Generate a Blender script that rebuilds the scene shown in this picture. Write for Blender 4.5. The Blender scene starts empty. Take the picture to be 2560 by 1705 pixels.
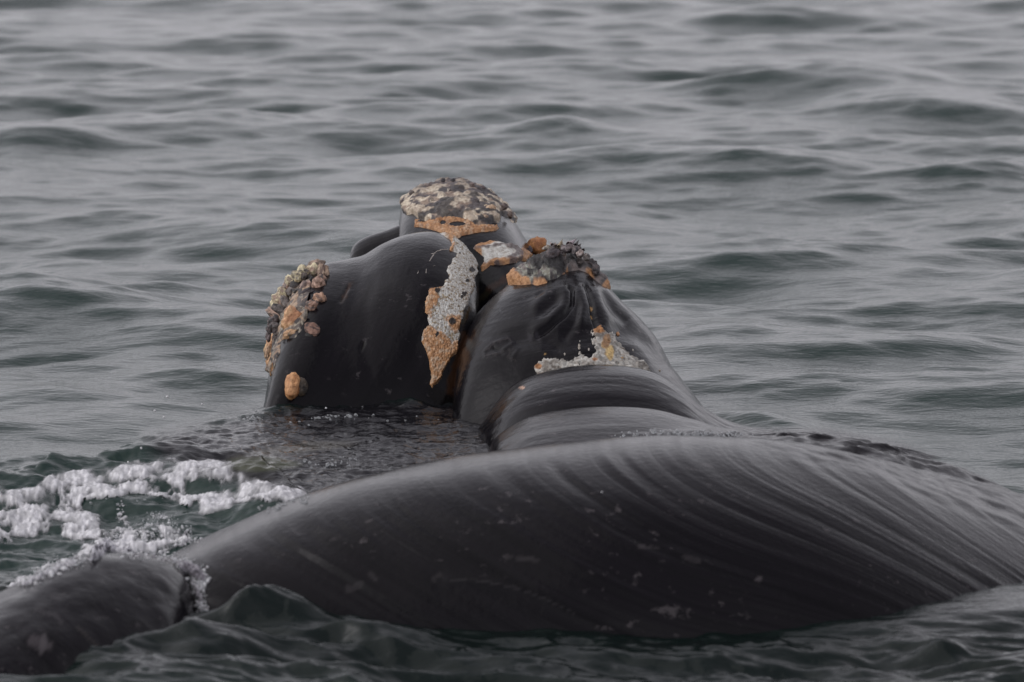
import bpy, math, random
import numpy as np
from mathutils import Vector
from mathutils.bvhtree import BVHTree

S = bpy.context.scene
R = math.radians
random.seed(4)
rng = np.random.default_rng(11)

# ---------------------------------------------------------------- camera
CZ, PITCH, HF = 4.0, R(8.2), 6.85
F = 1280 / math.tan(R(HF))
cd = bpy.data.cameras.new('camera'); cam = bpy.data.objects.new('camera', cd)
S.collection.objects.link(cam); S.camera = cam
cam.location = (0, 0, CZ); cam.rotation_euler = (math.pi/2 - PITCH, 0, 0)
cd.sensor_width = 36; cd.lens = 18 / math.tan(R(HF))
cd.clip_start = .5; cd.clip_end = 9000
cd.dof.use_dof = True; cd.dof.focus_distance = 25.3; cd.dof.aperture_fstop = 2.9

# ---------------------------------------------------------------- sky and sun (overcast)
SUN_EL, SUN_ROT = 48, 262
w = bpy.data.worlds.new('World'); S.world = w; w.use_nodes = True
nt = w.node_tree; nt.nodes.clear(); N = nt.nodes.new; L = nt.links.new
sky = N('ShaderNodeTexSky'); sky.sky_type = 'NISHITA'; sky.sun_disc = False
sky.sun_elevation = R(SUN_EL); sky.sun_rotation = R(SUN_ROT); sky.air_density = 1.5; sky.dust_density = 4
hs = N('ShaderNodeHueSaturation'); hs.inputs['Saturation'].default_value = .12
mx = N('ShaderNodeMix'); mx.data_type = 'RGBA'; mx.inputs[0].default_value = .5
tc = N('ShaderNodeTexCoord'); mp = N('ShaderNodeMapping'); mp.inputs['Scale'].default_value = (1, 1, 2.5)
cn = N('ShaderNodeTexNoise'); cn.inputs['Scale'].default_value = 2.2; cn.inputs['Detail'].default_value = 4
cr = N('ShaderNodeValToRGB')
cr.color_ramp.elements[0].position = .3; cr.color_ramp.elements[0].color = (4.35, 4.22, 4.6, 1)
cr.color_ramp.elements[1].position = .7; cr.color_ramp.elements[1].color = (5.6, 5.4, 5.8, 1)
bg = N('ShaderNodeBackground'); bg.inputs['Strength'].default_value = .15
wo = N('ShaderNodeOutputWorld')
L(tc.outputs['Generated'], mp.inputs['Vector']); L(mp.outputs[0], cn.inputs['Vector']); L(cn.outputs[0], cr.inputs[0])
L(sky.outputs[0], hs.inputs['Color']); L(hs.outputs[0], mx.inputs[6]); L(cr.outputs[0], mx.inputs[7])
# sea haze: the low sky is paler than the cloud overhead
sz = N('ShaderNodeSeparateXYZ'); gr = N('ShaderNodeValToRGB'); gm = N('ShaderNodeMix'); gm.data_type = 'RGBA'; gm.blend_type = 'MULTIPLY'; gm.inputs[0].default_value = 1
e = gr.color_ramp.elements; e[0].position = 0; e[0].color = (1.45, 1.45, 1.47, 1); e[1].position = 1; e[1].color = (.5, .49, .53, 1)
e2 = gr.color_ramp.elements.new(.4); e2.color = (1, .99, 1.02, 1)
L(tc.outputs['Generated'], sz.inputs[0]); L(sz.outputs[2], gr.inputs[0]); L(mx.outputs[2], gm.inputs[6]); L(gr.outputs[0], gm.inputs[7])
L(gm.outputs[2], bg.inputs['Color']); L(bg.outputs[0], wo.inputs['Surface'])
sd = bpy.data.lights.new('sun', 'SUN'); sd.energy = .6; sd.angle = R(100); sd.color = (1, .96, .93)
sun = bpy.data.objects.new('sun', sd); S.collection.objects.link(sun)
az = R(SUN_ROT)
sdir = Vector((math.sin(az)*math.cos(R(SUN_EL)), math.cos(az)*math.cos(R(SUN_EL)), math.sin(R(SUN_EL))))
sun.rotation_euler = sdir.to_track_quat('Z', 'Y').to_euler()
vs = S.view_settings
vs.view_transform = 'Standard'; vs.look = 'None'; vs.gamma = 1; vs.exposure = 0; vs.use_curve_mapping = False

# ---------------------------------------------------------------- photo pixel <-> place
cp, sp = math.cos(PITCH), math.sin(PITCH)
def ray(px, py):
    px = np.asarray(px, float); py = np.asarray(py, float)
    a = (px - 1280)/F; b = (852.5 - py)/F
    return a, cp + b*sp, -sp + b*cp
def at(px, py, Y):
    dx, dy, dz = ray(px, py); k = Y/dy
    return dx*k, Y + 0*k, CZ + dz*k
def onwater(px, py, z=0.0):
    dx, dy, dz = ray(px, py); k = (z - CZ)/dz
    return dx*k, dy*k
def proj(X, Y, Z):
    z = Z - CZ; d = Y*cp - z*sp; u = Y*sp + z*cp
    return 1280 + F*X/d, 852.5 - F*u/d
def conv(x0, y0, s): return lambda pts: [(x0 + x*s, y0 + y*s) for x, y in pts]
Z1 = conv(600, 400, .42105); Z2 = conv(960, 420, .2551); Z3 = conv(1150, 560, .34446); Z4 = conv(1000, 760, .1913)
Z5 = conv(1200, 580, .15306); Z6 = conv(640, 620, .26144); A1 = conv(0, 1100, .38591); A2 = conv(500, 960, .38217)
A3 = conv(1400, 960, .49257); A4 = conv(500, 1200, .46709); A7 = conv(0, 600, .41445); DD = conv(0, 0, 1.0875)

# ---------------------------------------------------------------- numpy noise
def _h(i, j, k, s=0):
    n = (i*374761393 + j*668265263 + k*2147483647 + s*1274126177) & 0xFFFFFFFF
    n = ((n ^ (n >> 13))*1274126177) & 0xFFFFFFFF
    n = ((n ^ (n >> 16))*2246822519) & 0xFFFFFFFF
    return ((n ^ (n >> 15)) & 0xFFFFFF)/float(0xFFFFFF)
def vnoise(x, y, z=0, s=0):
    x, y, z = np.broadcast_arrays(np.asarray(x, float), y, z)
    i, j, k = [np.floor(a).astype(np.int64) for a in (x, y, z)]
    f, g, h = x - i, y - j, z - k
    f, g, h = [a*a*a*(a*(a*6 - 15) + 10) for a in (f, g, h)]
    r = 0
    for a in (0, 1):
        for b in (0, 1):
            for c in (0, 1):
                r = r + _h(i+a, j+b, k+c, s)*(f if a else 1-f)*(g if b else 1-g)*(h if c else 1-h)
    return r*2 - 1
def fbm(x, y, z=0, o=4, s=0):
    r = 0; a = 1.; t = 0
    for q in range(o):
        r = r + a*vnoise(x*2.03**q, y*2.03**q, np.asarray(z)*2.03**q, s + q); t += a; a *= .5
    return r/t
def worley(x, y, z=0, s=0):
    x, y, z = np.broadcast_arrays(np.asarray(x, float), y, z)
    i, j, k = [np.floor(a).astype(np.int64) for a in (x, y, z)]
    d1 = np.full(x.shape, 9.); d2 = d1.copy(); idv = np.zeros(x.shape)
    for a in (-1, 0, 1):
        for b in (-1, 0, 1):
            for c in (-1, 0, 1):
                I, J, K = i+a, j+b, k+c
                d = np.sqrt((I + _h(I, J, K, s) - x)**2 + (J + _h(I, J, K, s+7) - y)**2 + (K + _h(I, J, K, s+13) - z)**2)
                idn = _h(I, J, K, s+21)
                c1 = d < d1
                d2 = np.where(c1, d1, np.minimum(d2, d)); idv = np.where(c1, idn, idv); d1 = np.where(c1, d, d1)
    return d1, d2, idv
def segdist(px, py, pts):
    d = np.full(np.shape(px), 1e9)
    for (ax, ay), (bx, by) in zip(pts[:-1], pts[1:]):
        vx, vy = bx-ax, by-ay; l = vx*vx + vy*vy + 1e-9
        t = np.clip(((px-ax)*vx + (py-ay)*vy)/l, 0, 1)
        d = np.minimum(d, np.hypot(px - ax - t*vx, py - ay - t*vy))
    return d
def sdpoly(px, py, pts):            # negative inside
    d = segdist(px, py, list(pts) + [pts[0]])
    ins = np.zeros(np.shape(px), bool)
    for (ax, ay), (bx, by) in zip(pts, list(pts[1:]) + [pts[0]]):
        if ay == by: continue
        c = ((ay > py) != (by > py)) & (px < (bx-ax)*(py-ay)/(by-ay) + ax)
        ins ^= c
    return np.where(ins, -d, d)
def sstep(a, b, x):
    t = np.clip((x - a)/(b - a), 0, 1); return t*t*(3 - 2*t)
def spline(pts, n):
    p = np.array(pts, float); p = np.vstack([2*p[0]-p[1], p, 2*p[-1]-p[-2]])
    out = []
    for i in range(1, len(p)-2):
        t = np.linspace(0, 1, 24, endpoint=False)[:, None]
        a, b, c, d = p[i-1], p[i], p[i+1], p[i+2]
        out.append(.5*((2*b) + (c-a)*t + (2*a-5*b+4*c-d)*t*t + (-a+3*b-3*c+d)*t**3))
    out.append(p[-2][None]); o = np.vstack(out)
    L_ = np.r_[0, np.cumsum(np.hypot(*np.diff(o, axis=0).T))]
    u = np.linspace(0, L_[-1], n)
    return np.c_[np.interp(u, L_, o[:, 0]), np.interp(u, L_, o[:, 1])]

# ---------------------------------------------------------------- mesh helpers
def mesh_obj(name, V, Fc, mat, parent=None, col=None, uv=None, smooth=True, extra=None):
    me = bpy.data.meshes.new(name)
    V = np.asarray(V, np.float32); Fc = np.asarray(Fc, np.int32)
    k = Fc.shape[1]
    me.vertices.add(len(V)); me.vertices.foreach_set('co', V.ravel())
    me.loops.add(Fc.size); me.loops.foreach_set('vertex_index', Fc.ravel())
    me.polygons.add(len(Fc)); me.polygons.foreach_set('loop_start', np.arange(0, Fc.size, k, dtype=np.int32))
    me.polygons.foreach_set('loop_total', np.full(len(Fc), k, np.int32))
    me.polygons.foreach_set('use_smooth', np.full(len(Fc), smooth))
    me.update(calc_edges=True)
    def vec(nm, arr):
        a = me.attributes.new(nm, 'FLOAT_COLOR', 'POINT')
        c = np.ones((len(V), 4), np.float32); c[:, :arr.shape[1]] = arr
        a.data.foreach_set('color', c.ravel())
    if col is not None: vec('col', np.asarray(col))
    if uv is not None: vec('streak', np.asarray(uv))
    if extra is not None:
        for q, a in extra.items(): vec(q, a)
    me.materials.append(mat)
    o = bpy.data.objects.new(name, me); S.collection.objects.link(o)
    if parent: o.parent = parent
    return o
def gridfaces(nu, nv, keep=None):
    i = np.arange(nu*nv).reshape(nu, nv)
    f = np.stack([i[:-1, :-1], i[1:, :-1], i[1:, 1:], i[:-1, 1:]], -1).reshape(-1, 4)
    if keep is not None:
        k = keep.ravel(); f = f[k[f].all(1)]
    return f
def compact(V, Fc, *arrs):
    used = np.unique(Fc); m = np.full(len(V), -1); m[used] = np.arange(len(used))
    return (V[used], m[Fc]) + tuple(a[used] for a in arrs)

# ---------------------------------------------------------------- materials
def newmat(name):
    m = bpy.data.materials.new(name); m.use_nodes = True
    b = m.node_tree.nodes['Principled BSDF']; return m, m.node_tree, b
def attr(t, n):
    a = t.nodes.new('ShaderNodeAttribute'); a.attribute_name = n; return a
def noise(t, sc, det=4, vec=None, rough=.55):
    n = t.nodes.new('ShaderNodeTexNoise'); n.inputs['Scale'].default_value = sc
    n.inputs['Detail'].default_value = det; n.inputs['Roughness'].default_value = rough
    if vec: t.links.new(vec, n.inputs['Vector'])
    return n
def mapping(t, vec, sc, rot=(0, 0, 0)):
    m = t.nodes.new('ShaderNodeMapping'); m.inputs['Scale'].default_value = sc; m.inputs['Rotation'].default_value = rot
    t.links.new(vec, m.inputs['Vector']); return m.outputs[0]
def ramp(t, fac, p0, c0, p1, c1):
    r = t.nodes.new('ShaderNodeValToRGB'); e = r.color_ramp.elements
    e[0].position = p0; e[0].color = (*c0, 1); e[1].position = p1; e[1].color = (*c1, 1)
    t.links.new(fac, r.inputs[0]); return r.outputs[0]
def bump(t, h, dist, strength=1., nrm=None):
    b = t.nodes.new('ShaderNodeBump'); b.inputs['Distance'].default_value = dist; b.inputs['Strength'].default_value = strength
    t.links.new(h, b.inputs['Height'])
    if nrm: t.links.new(nrm, b.inputs['Normal'])
    return b.outputs[0]
def mixc(t, mode, fac, a, b):
    m = t.nodes.new('ShaderNodeMix'); m.data_type = 'RGBA'; m.blend_type = mode
    if isinstance(fac, float): m.inputs[0].default_value = fac
    else: t.links.new(fac, m.inputs[0])
    for s_, v in ((6, a), (7, b)):
        if isinstance(v, tuple): m.inputs[s_].default_value = (*v, 1)
        else: t.links.new(v, m.inputs[s_])
    return m.outputs[2]

def skin_material():
    m, t, b = newmat('wet_whale_skin')
    geo = t.nodes.new('ShaderNodeTexCoord').outputs['Object']
    st = attr(t, 'streak').outputs['Vector']
    s1 = noise(t, 1, 2.2, mapping(t, st, (15, .6, 1))).outputs[0]
    s2 = noise(t, 1, 4, mapping(t, st, (55, 2.0, 1))).outputs[0]
    s3 = noise(t, 3.0, 3, geo).outputs[0]
    sep = t.nodes.new('ShaderNodeSeparateXYZ'); t.links.new(st, sep.inputs[0]); k_ = sep.outputs[2]
    n1 = bump(t, s1, .02, .5); t.links.new(k_, n1.node.inputs['Strength']); n2 = bump(t, s2, .0018, .5, n1); t.links.new(k_, n2.node.inputs['Strength'])
    b_ = bump(t, noise(t, 26, 5, geo).outputs[0], .007, .4, n2)
    t.links.new(b_, b.inputs['Normal'])
    c = mixc(t, 'MIX', ramp(t, s1, .3, (0, 0, 0), .75, (1, 1, 1)), (.0035, .003, .0042), (.0085, .0072, .0095))
    # pale scuffs scattered over the back
    fl = noise(t, 15, 5, mapping(t, geo, (1, 1, 1.2)), .6).outputs[0]
    big = noise(t, 1.7, 2, geo).outputs[0]
    fm = mixc(t, 'MULTIPLY', 1.0, ramp(t, fl, .61, (0, 0, 0), .70, (1, 1, 1)), ramp(t, big, .45, (0, 0, 0), .6, (1, 1, 1)))
    c = mixc(t, 'MIX', fm, c, (.062, .055, .058))
    at_ = attr(t, 'col')
    c = mixc(t, 'MIX', at_.outputs['Alpha'], c, at_.outputs['Color'])
    t.links.new(c, b.inputs['Base Color'])
    rg = t.nodes.new('ShaderNodeMapRange'); rg.inputs[1].default_value = .3; rg.inputs[2].default_value = .7
    rg.inputs[3].default_value = .1; rg.inputs[4].default_value = .22
    t.links.new(s1, rg.inputs[0]); t.links.new(rg.outputs[0], b.inputs['Roughness'])
    b.inputs['IOR'].default_value = 1.25
    return m
def callus_material():
    m, t, b = newmat('callosity')
    geo = t.nodes.new('ShaderNodeTexCoord').outputs['Object']
    c = attr(t, 'col').outputs['Color']
    n = noise(t, 45, 4, geo).outputs[0]
    c = mixc(t, 'MULTIPLY', 1.0, c, ramp(t, n, .32, (.62, .55, .5), .6, (1.1, 1.1, 1.1)))
    t.links.new(c, b.inputs['Base Color'])
    v = t.nodes.new('ShaderNodeTexVoronoi'); v.inputs['Scale'].default_value = 75; t.links.new(geo, v.inputs['Vector'])
    t.links.new(bump(t, v.outputs[0], .004, .6, bump(t, n, .01, .8)), b.inputs['Normal'])
    b.inputs['Roughness'].default_value = .55
    return m
def water_material():
    m, t, b = newmat('sea_water')
    geo = t.nodes.new('ShaderNodeTexCoord').outputs['Object']
    a = attr(t, 'col'); rgh = attr(t, 'chop').outputs['Fac']
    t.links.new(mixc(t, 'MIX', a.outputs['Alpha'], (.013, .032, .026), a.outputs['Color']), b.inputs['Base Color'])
    n1 = noise(t, 1, 4, mapping(t, geo, (2.2, 5.5, 1), (0, 0, .12)), .6).outputs[0]
    n2 = noise(t, 1, 4, mapping(t, geo, (7, 17, 1), (0, 0, -.1)), .6).outputs[0]
    n3 = noise(t, 1, 3, mapping(t, geo, (14, 26, 1), (0, 0, .3)), .6).outputs[0]
    b1 = bump(t, n1, .05, .24); b2 = bump(t, n2, .022, .2, b1)
    b3 = t.nodes.new('ShaderNodeBump'); b3.inputs['Distance'].default_value = .03
    t.links.new(n3, b3.inputs['Height']); t.links.new(rgh, b3.inputs['Strength']); t.links.new(b2, b3.inputs['Normal'])
    t.links.new(b3.outputs[0], b.inputs['Normal'])
    b.inputs['Roughness'].default_value = .1; b.inputs['IOR'].default_value = 1.333
    return m
def foam_material():
    m, t, b = newmat('sea_foam')
    geo = t.nodes.new('ShaderNodeTexCoord').outputs['Object']
    c = attr(t, 'col').outputs['Color']
    n = noise(t, 30, 5, geo, .7).outputs[0]
    c = mixc(t, 'MULTIPLY', 1.0, c, ramp(t, n, .35, (.7, .7, .72), .6, (1, 1, 1)))
    t.links.new(c, b.inputs['Base Color'])
    v = t.nodes.new('ShaderNodeTexVoronoi'); v.inputs['Scale'].default_value = 55; t.links.new(geo, v.inputs['Vector'])
    t.links.new(bump(t, v.outputs[0], .005, .6, bump(t, n, .008, .6)), b.inputs['Normal'])
    b.inputs['Roughness'].default_value = .35; b.inputs['IOR'].default_value = 1.33
    a = attr(t, 'alpha').outputs['Fac']; tr = t.nodes.new('ShaderNodeBsdfTransparent'); ms = t.nodes.new('ShaderNodeMixShader')
    out = t.nodes['Material Output']
    t.links.new(a, ms.inputs[0]); t.links.new(tr.outputs[0], ms.inputs[1]); t.links.new(b.outputs[0], ms.inputs[2]); t.links.new(ms.outputs[0], out.inputs['Surface'])
    return m
def drop_material():
    m, t, b = newmat('clear_water_drops')
    b.inputs['Base Color'].default_value = (.85, .87, .88, 1); b.inputs['Roughness'].default_value = .05
    b.inputs['IOR'].default_value = 1.333; b.inputs['Transmission Weight'].default_value = .78
    return m
M_skin, M_call, M_water, M_foam, M_drop = skin_material(), callus_material(), water_material(), foam_material(), drop_material()

# ================================================================ the sea
KN = 150
lam = np.exp(rng.uniform(np.log(.22), np.log(6.5), KN))
ang = rng.normal(R(96), R(36), KN)
kk = 2*np.pi/lam; kx, ky = kk*np.cos(ang), kk*np.sin(ang)
amp = lam**1.0*(.35 + .65*rng.random(KN))*np.where(lam > 2.5, 1.05, np.where((lam > .5) & (lam < 1.8), 1.35, 1))*np.where(lam < .5, .75, 1)
amp *= .122/np.sqrt(np.sum((amp*kk)**2)/2)
ph = rng.uniform(0, 2*np.pi, KN)
# single waves that can be told apart in the photograph: px, py, half-width px, half-depth m, height m
BIG = [(2300, 250, 250, 1.5, .22, -.35), (1950, 395, 480, 1.0, .13, .0), (1390, 315, 150, .8, .13, .0), (70, 350, 170, .9, .15, .25), (2060, 180, 220, 1.6, .16, -.1),
       (420, 720, 110, .35, .05, 0), (650, 712, 160, .4, .05, -.1), (490, 925, 250, .4, .085, -.03), (200, 990, 250, .35, .07, .03),
       (2000, 955, 420, .35, .07, .02), (2150, 865, 350, .4, .05, .0), (1900, 1040, 160, .3, .07, -.4), (1100, 420, 200, .7, .07, .05), (700, 245, 160, .9, .07, 0),
       (2450, 450, 150, .7, .1, -.1), (560, 310, 110, .6, .06, 0), (120, 620, 180, .5, .06, -.1), (500, 575, 160, .5, .06, .1), (1750, 840, 200, .4, .05, -.1)]
# choppy crests lapping at the near flank: px, py, half-width px, half-depth m, height m, skew
CHOP = [(655, 1570, 60, .14, .08, .3), (760, 1560, 120, .14, .11, .25), (900, 1600, 160, .14, .06, .2), (2330, 1590, 80, .16, .09, .1), (1030, 1610, 140, .14, .04, .1),
        (2060, 1610, 130, .12, .04, 0), (1840, 1620, 100, .12, .04, -.1), (1400, 1630, 200, .12, .03, 0), (600, 1640, 100, .16, .09, .3), (860, 1690, 200, .14, .04, .1), (1870, 1650, 150, .12, .04, .1)]
PATCH = DD([(330, 1010), (430, 985), (560, 950), (700, 925), (900, 915), (1040, 905), (1180, 930), (1240, 1000), (1190, 1060), (900, 1150), (700, 1180), (600, 1130), (480, 1085), (380, 1060)])
PATCH2 = DD([(1420, 1000), (1560, 985), (1700, 985), (1900, 985), (2050, 1010), (2160, 1050), (2100, 1080), (2000, 1070), (1900, 1050), (1700, 1015)])
FOAMLINE = DD([(-60, 1150), (0, 1140), (80, 1128), (120, 1102), (210, 1096), (300, 1078), (400, 1072), (520, 1078), (545, 1088), (600, 1110), (690, 1142)])
RIM = DD([(430, 1004), (540, 990), (640, 972), (730, 964), (850, 958), (960, 950), (1040, 938)])
def bumpw(X, Y, lst, wp=.1):
    X, Y = X + wp*fbm(X*2.2, Y*2.2, 0, 3, 201), Y + wp*1.2*fbm(X*2.5, Y*2.0, 0, 3, 203)
    z = 0
    for px, py, hw, hd, h, sk in lst:
        cx, cy = onwater(px, py, h*.5); wx = hw/F*cy
        dx = (X-cx)/wx; dy = (Y-cy-sk*(X-cx))/hd
        z = z + h*np.exp(-dx*dx)*np.where(dy < 0, np.exp(-dy*dy*1.6), np.exp(-dy*dy*.6))
    return z
def water_z(X, Y, cell=0.0):
    z = np.zeros(np.shape(X)); 
    r = np.hypot(X, Y)
    wx = X + .12*vnoise(X*.5, Y*.5, 0, 3); wy = Y + .18*vnoise(X*.45, Y*.6, 0, 5)
    near = 1 - .35*np.exp(-((Y-22)/4)**2)
    for i in range(KN):
        a = amp[i]*(near if lam[i] > .9 else 1)
        fade = 1/(1 + np.exp(np.clip((cell*3.2 - lam[i])/(.15*lam[i]), -30, 30)))
        z = z + a*fade*np.sin(kx[i]*wx + ky[i]*wy + ph[i])
    z = z*(1 + .25*vnoise(X*.2, Y*.2, 0, 9)) + .35*z*np.abs(z)/.08*.3
    z = z + bumpw(X, Y, BIG) + bumpw(X, Y, CHOP, .22) + .14*sstep(19.4, 18.2, Y)*(Y > 12)*(.2 - np.abs(fbm(X*1.1 + .3*Y, Y*3.0, 0, 4, 205)))
    m = (Y > 17.5) & (Y < 27) & (np.abs(X) < 4)
    px, py = proj(X, Y, z)
    p = sstep(25, -45, sdpoly(px, py, PATCH))*m
    p2 = sstep(10, -40, sdpoly(px, py, PATCH2))*m
    z = z*(1-.5*p) + p*(.05 + .03*fbm(X*3, Y*6, 0, 4, 31) + .014*fbm(X*13, Y*18, 0, 3, 35))
    z = z + m*.034*sstep(540, 720, px)*np.exp(-(segdist(px, py, RIM)/17)**2)*(.8 + fbm(X*7, Y*6, 0, 4, 37))
    z = z + p2*(.045 + .02*fbm(X*4, Y*9, 0, 3, 33))
    # breaking wavelet that carries the foam
    d = segdist(px, py, FOAMLINE); below = py > np.interp(px, [q[0] for q in FOAMLINE], [q[1] for q in FOAMLINE])
    f = np.where(below, np.exp(-(d/70)**2), np.exp(-(d/9)**2))*sstep(780, 680, px)*m
    z = z + .12*f + m*.05*fbm(X*4, Y*6, 0, 4, 41)*sstep(900, 600, px)*sstep(1130, 1180, py)*sstep(1600, 1450, py)
    return z, p, p2
def build_water():
    th = np.r_[np.linspace(-180, -12, 40, endpoint=False), np.linspace(-12, -7.6, 30, endpoint=False),
               np.linspace(-7.6, 7.6, 840), np.linspace(7.6, 12, 31)[1:], np.linspace(12, 180, 41)[1:]]
    th = R(1)*th
    py = np.linspace(1760, -30, 860); _, rr = onwater(1280 + 0*py, py)
    rr = np.r_[np.linspace(2, rr[0], 40, endpoint=False), rr, rr[-1]*np.exp(np.linspace(0, np.log(6000/rr[-1]), 90))[1:]]
    T, RR = np.meshgrid(th, rr, indexing='ij')
    X, Y = np.sin(T)*RR, np.cos(T)*RR
    dth = np.gradient(th)[:, None]; dr = np.gradient(rr)[None]
    cell = np.maximum(np.abs(dth)*RR, dr*.7 + 0*T)
    z, p, p2 = water_z(X, Y, cell)
    px, py = proj(X, Y, z); front = Y > 5
    col = np.zeros(X.shape + (4,)); chop = np.full(X.shape, .12)
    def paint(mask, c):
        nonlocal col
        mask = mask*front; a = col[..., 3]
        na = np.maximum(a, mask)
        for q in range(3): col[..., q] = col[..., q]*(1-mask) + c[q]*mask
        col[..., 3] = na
    n = fbm(X*2.5, Y*4, 0, 3, 51)
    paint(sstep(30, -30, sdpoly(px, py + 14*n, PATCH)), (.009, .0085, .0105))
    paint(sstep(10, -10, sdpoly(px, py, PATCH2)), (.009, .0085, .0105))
    # near water darkened in its colour: dark reflection plus the submerged body
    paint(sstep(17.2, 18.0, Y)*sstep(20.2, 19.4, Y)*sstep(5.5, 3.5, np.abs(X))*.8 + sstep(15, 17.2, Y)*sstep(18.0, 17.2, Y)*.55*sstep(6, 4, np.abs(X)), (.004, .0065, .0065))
    # pale belly skin showing through the shallow water
    e = np.hypot((px - 665)/115, (py - 1160)/24) + .35*n
    paint(sstep(1.05, .6, e)*.9, (.06, .066, .036))
    e = np.hypot((px - 740)/190, (py - 1122 + (px-740)*.12)/15) + .4*n
    paint(sstep(1.0, .6, e)*.8, (.07, .064, .052))
    chop = chop + .15*p + .2*p2
    a = sstep(1420, 1560, py)*front
    V = np.stack([X, Y, z], -1).reshape(-1, 3)
    f = gridfaces(*X.shape)[:, ::-1]
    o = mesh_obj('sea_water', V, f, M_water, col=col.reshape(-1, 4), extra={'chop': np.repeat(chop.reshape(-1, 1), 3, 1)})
    o['kind'] = 'structure'; o['label'] = 'grey green rippled sea surface'
    return o
build_water()

# ================================================================ the whale
whale = bpy.data.objects.new('whale', None); S.collection.objects.link(whale)
whale.location = (0, 23, 0)
whale['label'] = 'black whale at the surface with rough orange and white callosities on its head'
whale['category'] = 'whale'
OFF = np.array([0, 23, 0])

class Ridge:
    """A rounded mass: its back line (seen against what lies behind) with an elliptic section front and back."""
    def __init__(s, sil, Yc, af, ab, p=2.0, z0=-.3, tl=1, tr=1, k=8, skew=0):
        s.sil, s.Yc, s.af, s.ab, s.p, s.z0, s.tl, s.tr, s.k = sil, Yc, af, ab, p, z0, tl, tr, k
        c = spline(sil, 400); px, py = c[:, 0], c[:, 1]
        f = lambda q: np.interp(px, [a for a, _ in q], [b for _, b in q]) if isinstance(q, list) else np.full(len(px), float(q))
        kw = np.exp(-(np.arange(-60, 61)/26.)**2); kw /= kw.sum()
        f0 = f; f = lambda q: np.convolve(np.pad(f0(q), 60, mode='reflect', reflect_type='odd'), kw, 'valid')
        Y, a, b2, pp = f(Yc), f(af), f(ab), f(p)
        u = np.linspace(0, 1, 400)
        tap = (np.sqrt(np.clip(1 - (1-2*u).clip(0)**k, .01, 1)) if tl else 1)*(np.sqrt(np.clip(1 - (2*u-1).clip(0)**k, .01, 1)) if tr else 1)
        a = a*tap; b2 = b2*tap
        X, _, _ = at(px, py, Y); dx, dy, dz = ray(px, py); sl = dz/dy
        t = np.linspace(0, np.pi, 90)[None]
        lo, hi = np.full(400, .01), np.full(400, 4.)
        for _ in range(30):
            m = (lo+hi)/2
            YY, ZZ = s.prof(t, Y[:, None], a[:, None], b2[:, None], m[:, None], pp[:, None])
            over = (ZZ - CZ - YY*sl[:, None]).max(1) > 0
            hi = np.where(over, m, hi); lo = np.where(over, lo, m)
        s.tab = np.c_[X, Y, a, b2, (lo+hi)/2, pp]
    def prof(s, t, Y, a, b2, b, p):
        c, q = np.cos(t), np.sin(t)
        e = 2/p
        return Y - np.where(c > 0, a, b2)*np.sign(c)*np.abs(c)**e, s.z0 + b*np.abs(q)**e
    def grid(s, nu, nt, u0=0, u1=1, t0=0, t1=1, detail=None):
        u = np.linspace(u0, u1, nu)*399
        g = np.stack([np.interp(u, np.arange(400), s.tab[:, i]) for i in range(6)], 1)[:, :, None]
        t = (np.linspace(t0, t1, nt)*np.pi)[None]
        Y, Z = s.prof(t, g[:, 1], g[:, 2], g[:, 3], g[:, 4], g[:, 5]); X = g[:, 0] + 0*t
        P = np.stack([X, Y, Z], -1); Nn = normals(P)
        px, py = proj(X, Y, Z)
        if detail is not None:
            P = P + Nn*detail(px, py, P)[..., None]; Nn = normals(P)
        return P, Nn, px, py, np.repeat(np.linspace(u0, u1, nu)[:, None], nt, 1), np.repeat(t, nu, 0)
def normals(P):
    du = np.gradient(P, axis=0); dv = np.gradient(P, axis=1)
    n = np.cross(du, dv); l = np.linalg.norm(n, axis=-1, keepdims=True)
    n = n/np.maximum(l, 1e-12)
    return n

def groove(lines):
    def d(px, py, P):
        z = 0
        for pts, wd, dep in lines:
            z = z - .65*dep*np.exp(-(segdist(px, py, pts)/wd)**2)
        return z
    return d
G_LINES = [
    (Z3([(790, 470), (818, 490), (815, 580), (760, 660), (650, 750), (560, 800)]), 5, .035),       # left blowhole slit
    (Z3([(775, 520), (745, 600), (660, 690), (560, 760)]), 20, -.035),                             # its swollen inner lip
    (Z3([(560, 600), (640, 530), (740, 480)]), 16, -.02),
    (Z3([(600, 640), (700, 560)]), 14, .02),
    (Z3([(870, 480), (900, 600), (880, 700)]), 13, -.028),
    (Z3([(850, 600), (840, 700), (760, 800)]), 10, .015),
    (Z3([(915, 450), (930, 500), (955, 580), (965, 650), (990, 735)]), 5, .028),                  # crease between the blowholes
    (Z3([(985, 500), (1010, 600), (1060, 690)]), 16, -.03),
    (Z3([(1030, 505), (1060, 560), (1120, 640), (1200, 700)]), 8, .02),                            # right blowhole slit
    (Z3([(1060, 500), (1150, 600), (1260, 700), (1350, 780), (1450, 870), (1530, 980)]), 13, -.03),
    (Z3([(1180, 770), (1300, 800), (1400, 900), (1480, 1010)]), 22, .035),
    (Z3([(900, 350), (700, 430), (560, 560)]), 20, -.012),
    (Z3([(420, 840), (600, 800), (700, 860), (900, 800)]), 28, .03),
    (Z3([(180, 930), (240, 870), (350, 820), (380, 850), (300, 930), (190, 975), (180, 930)]), 4, -.008),
    (Z3([(250, 905), (300, 930)]), 5, .014), (Z3([(380, 870), (420, 900), (380, 980)]), 5, -.006),
    (Z3([(560, 520), (600, 500)]), 5, .01),
]
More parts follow.
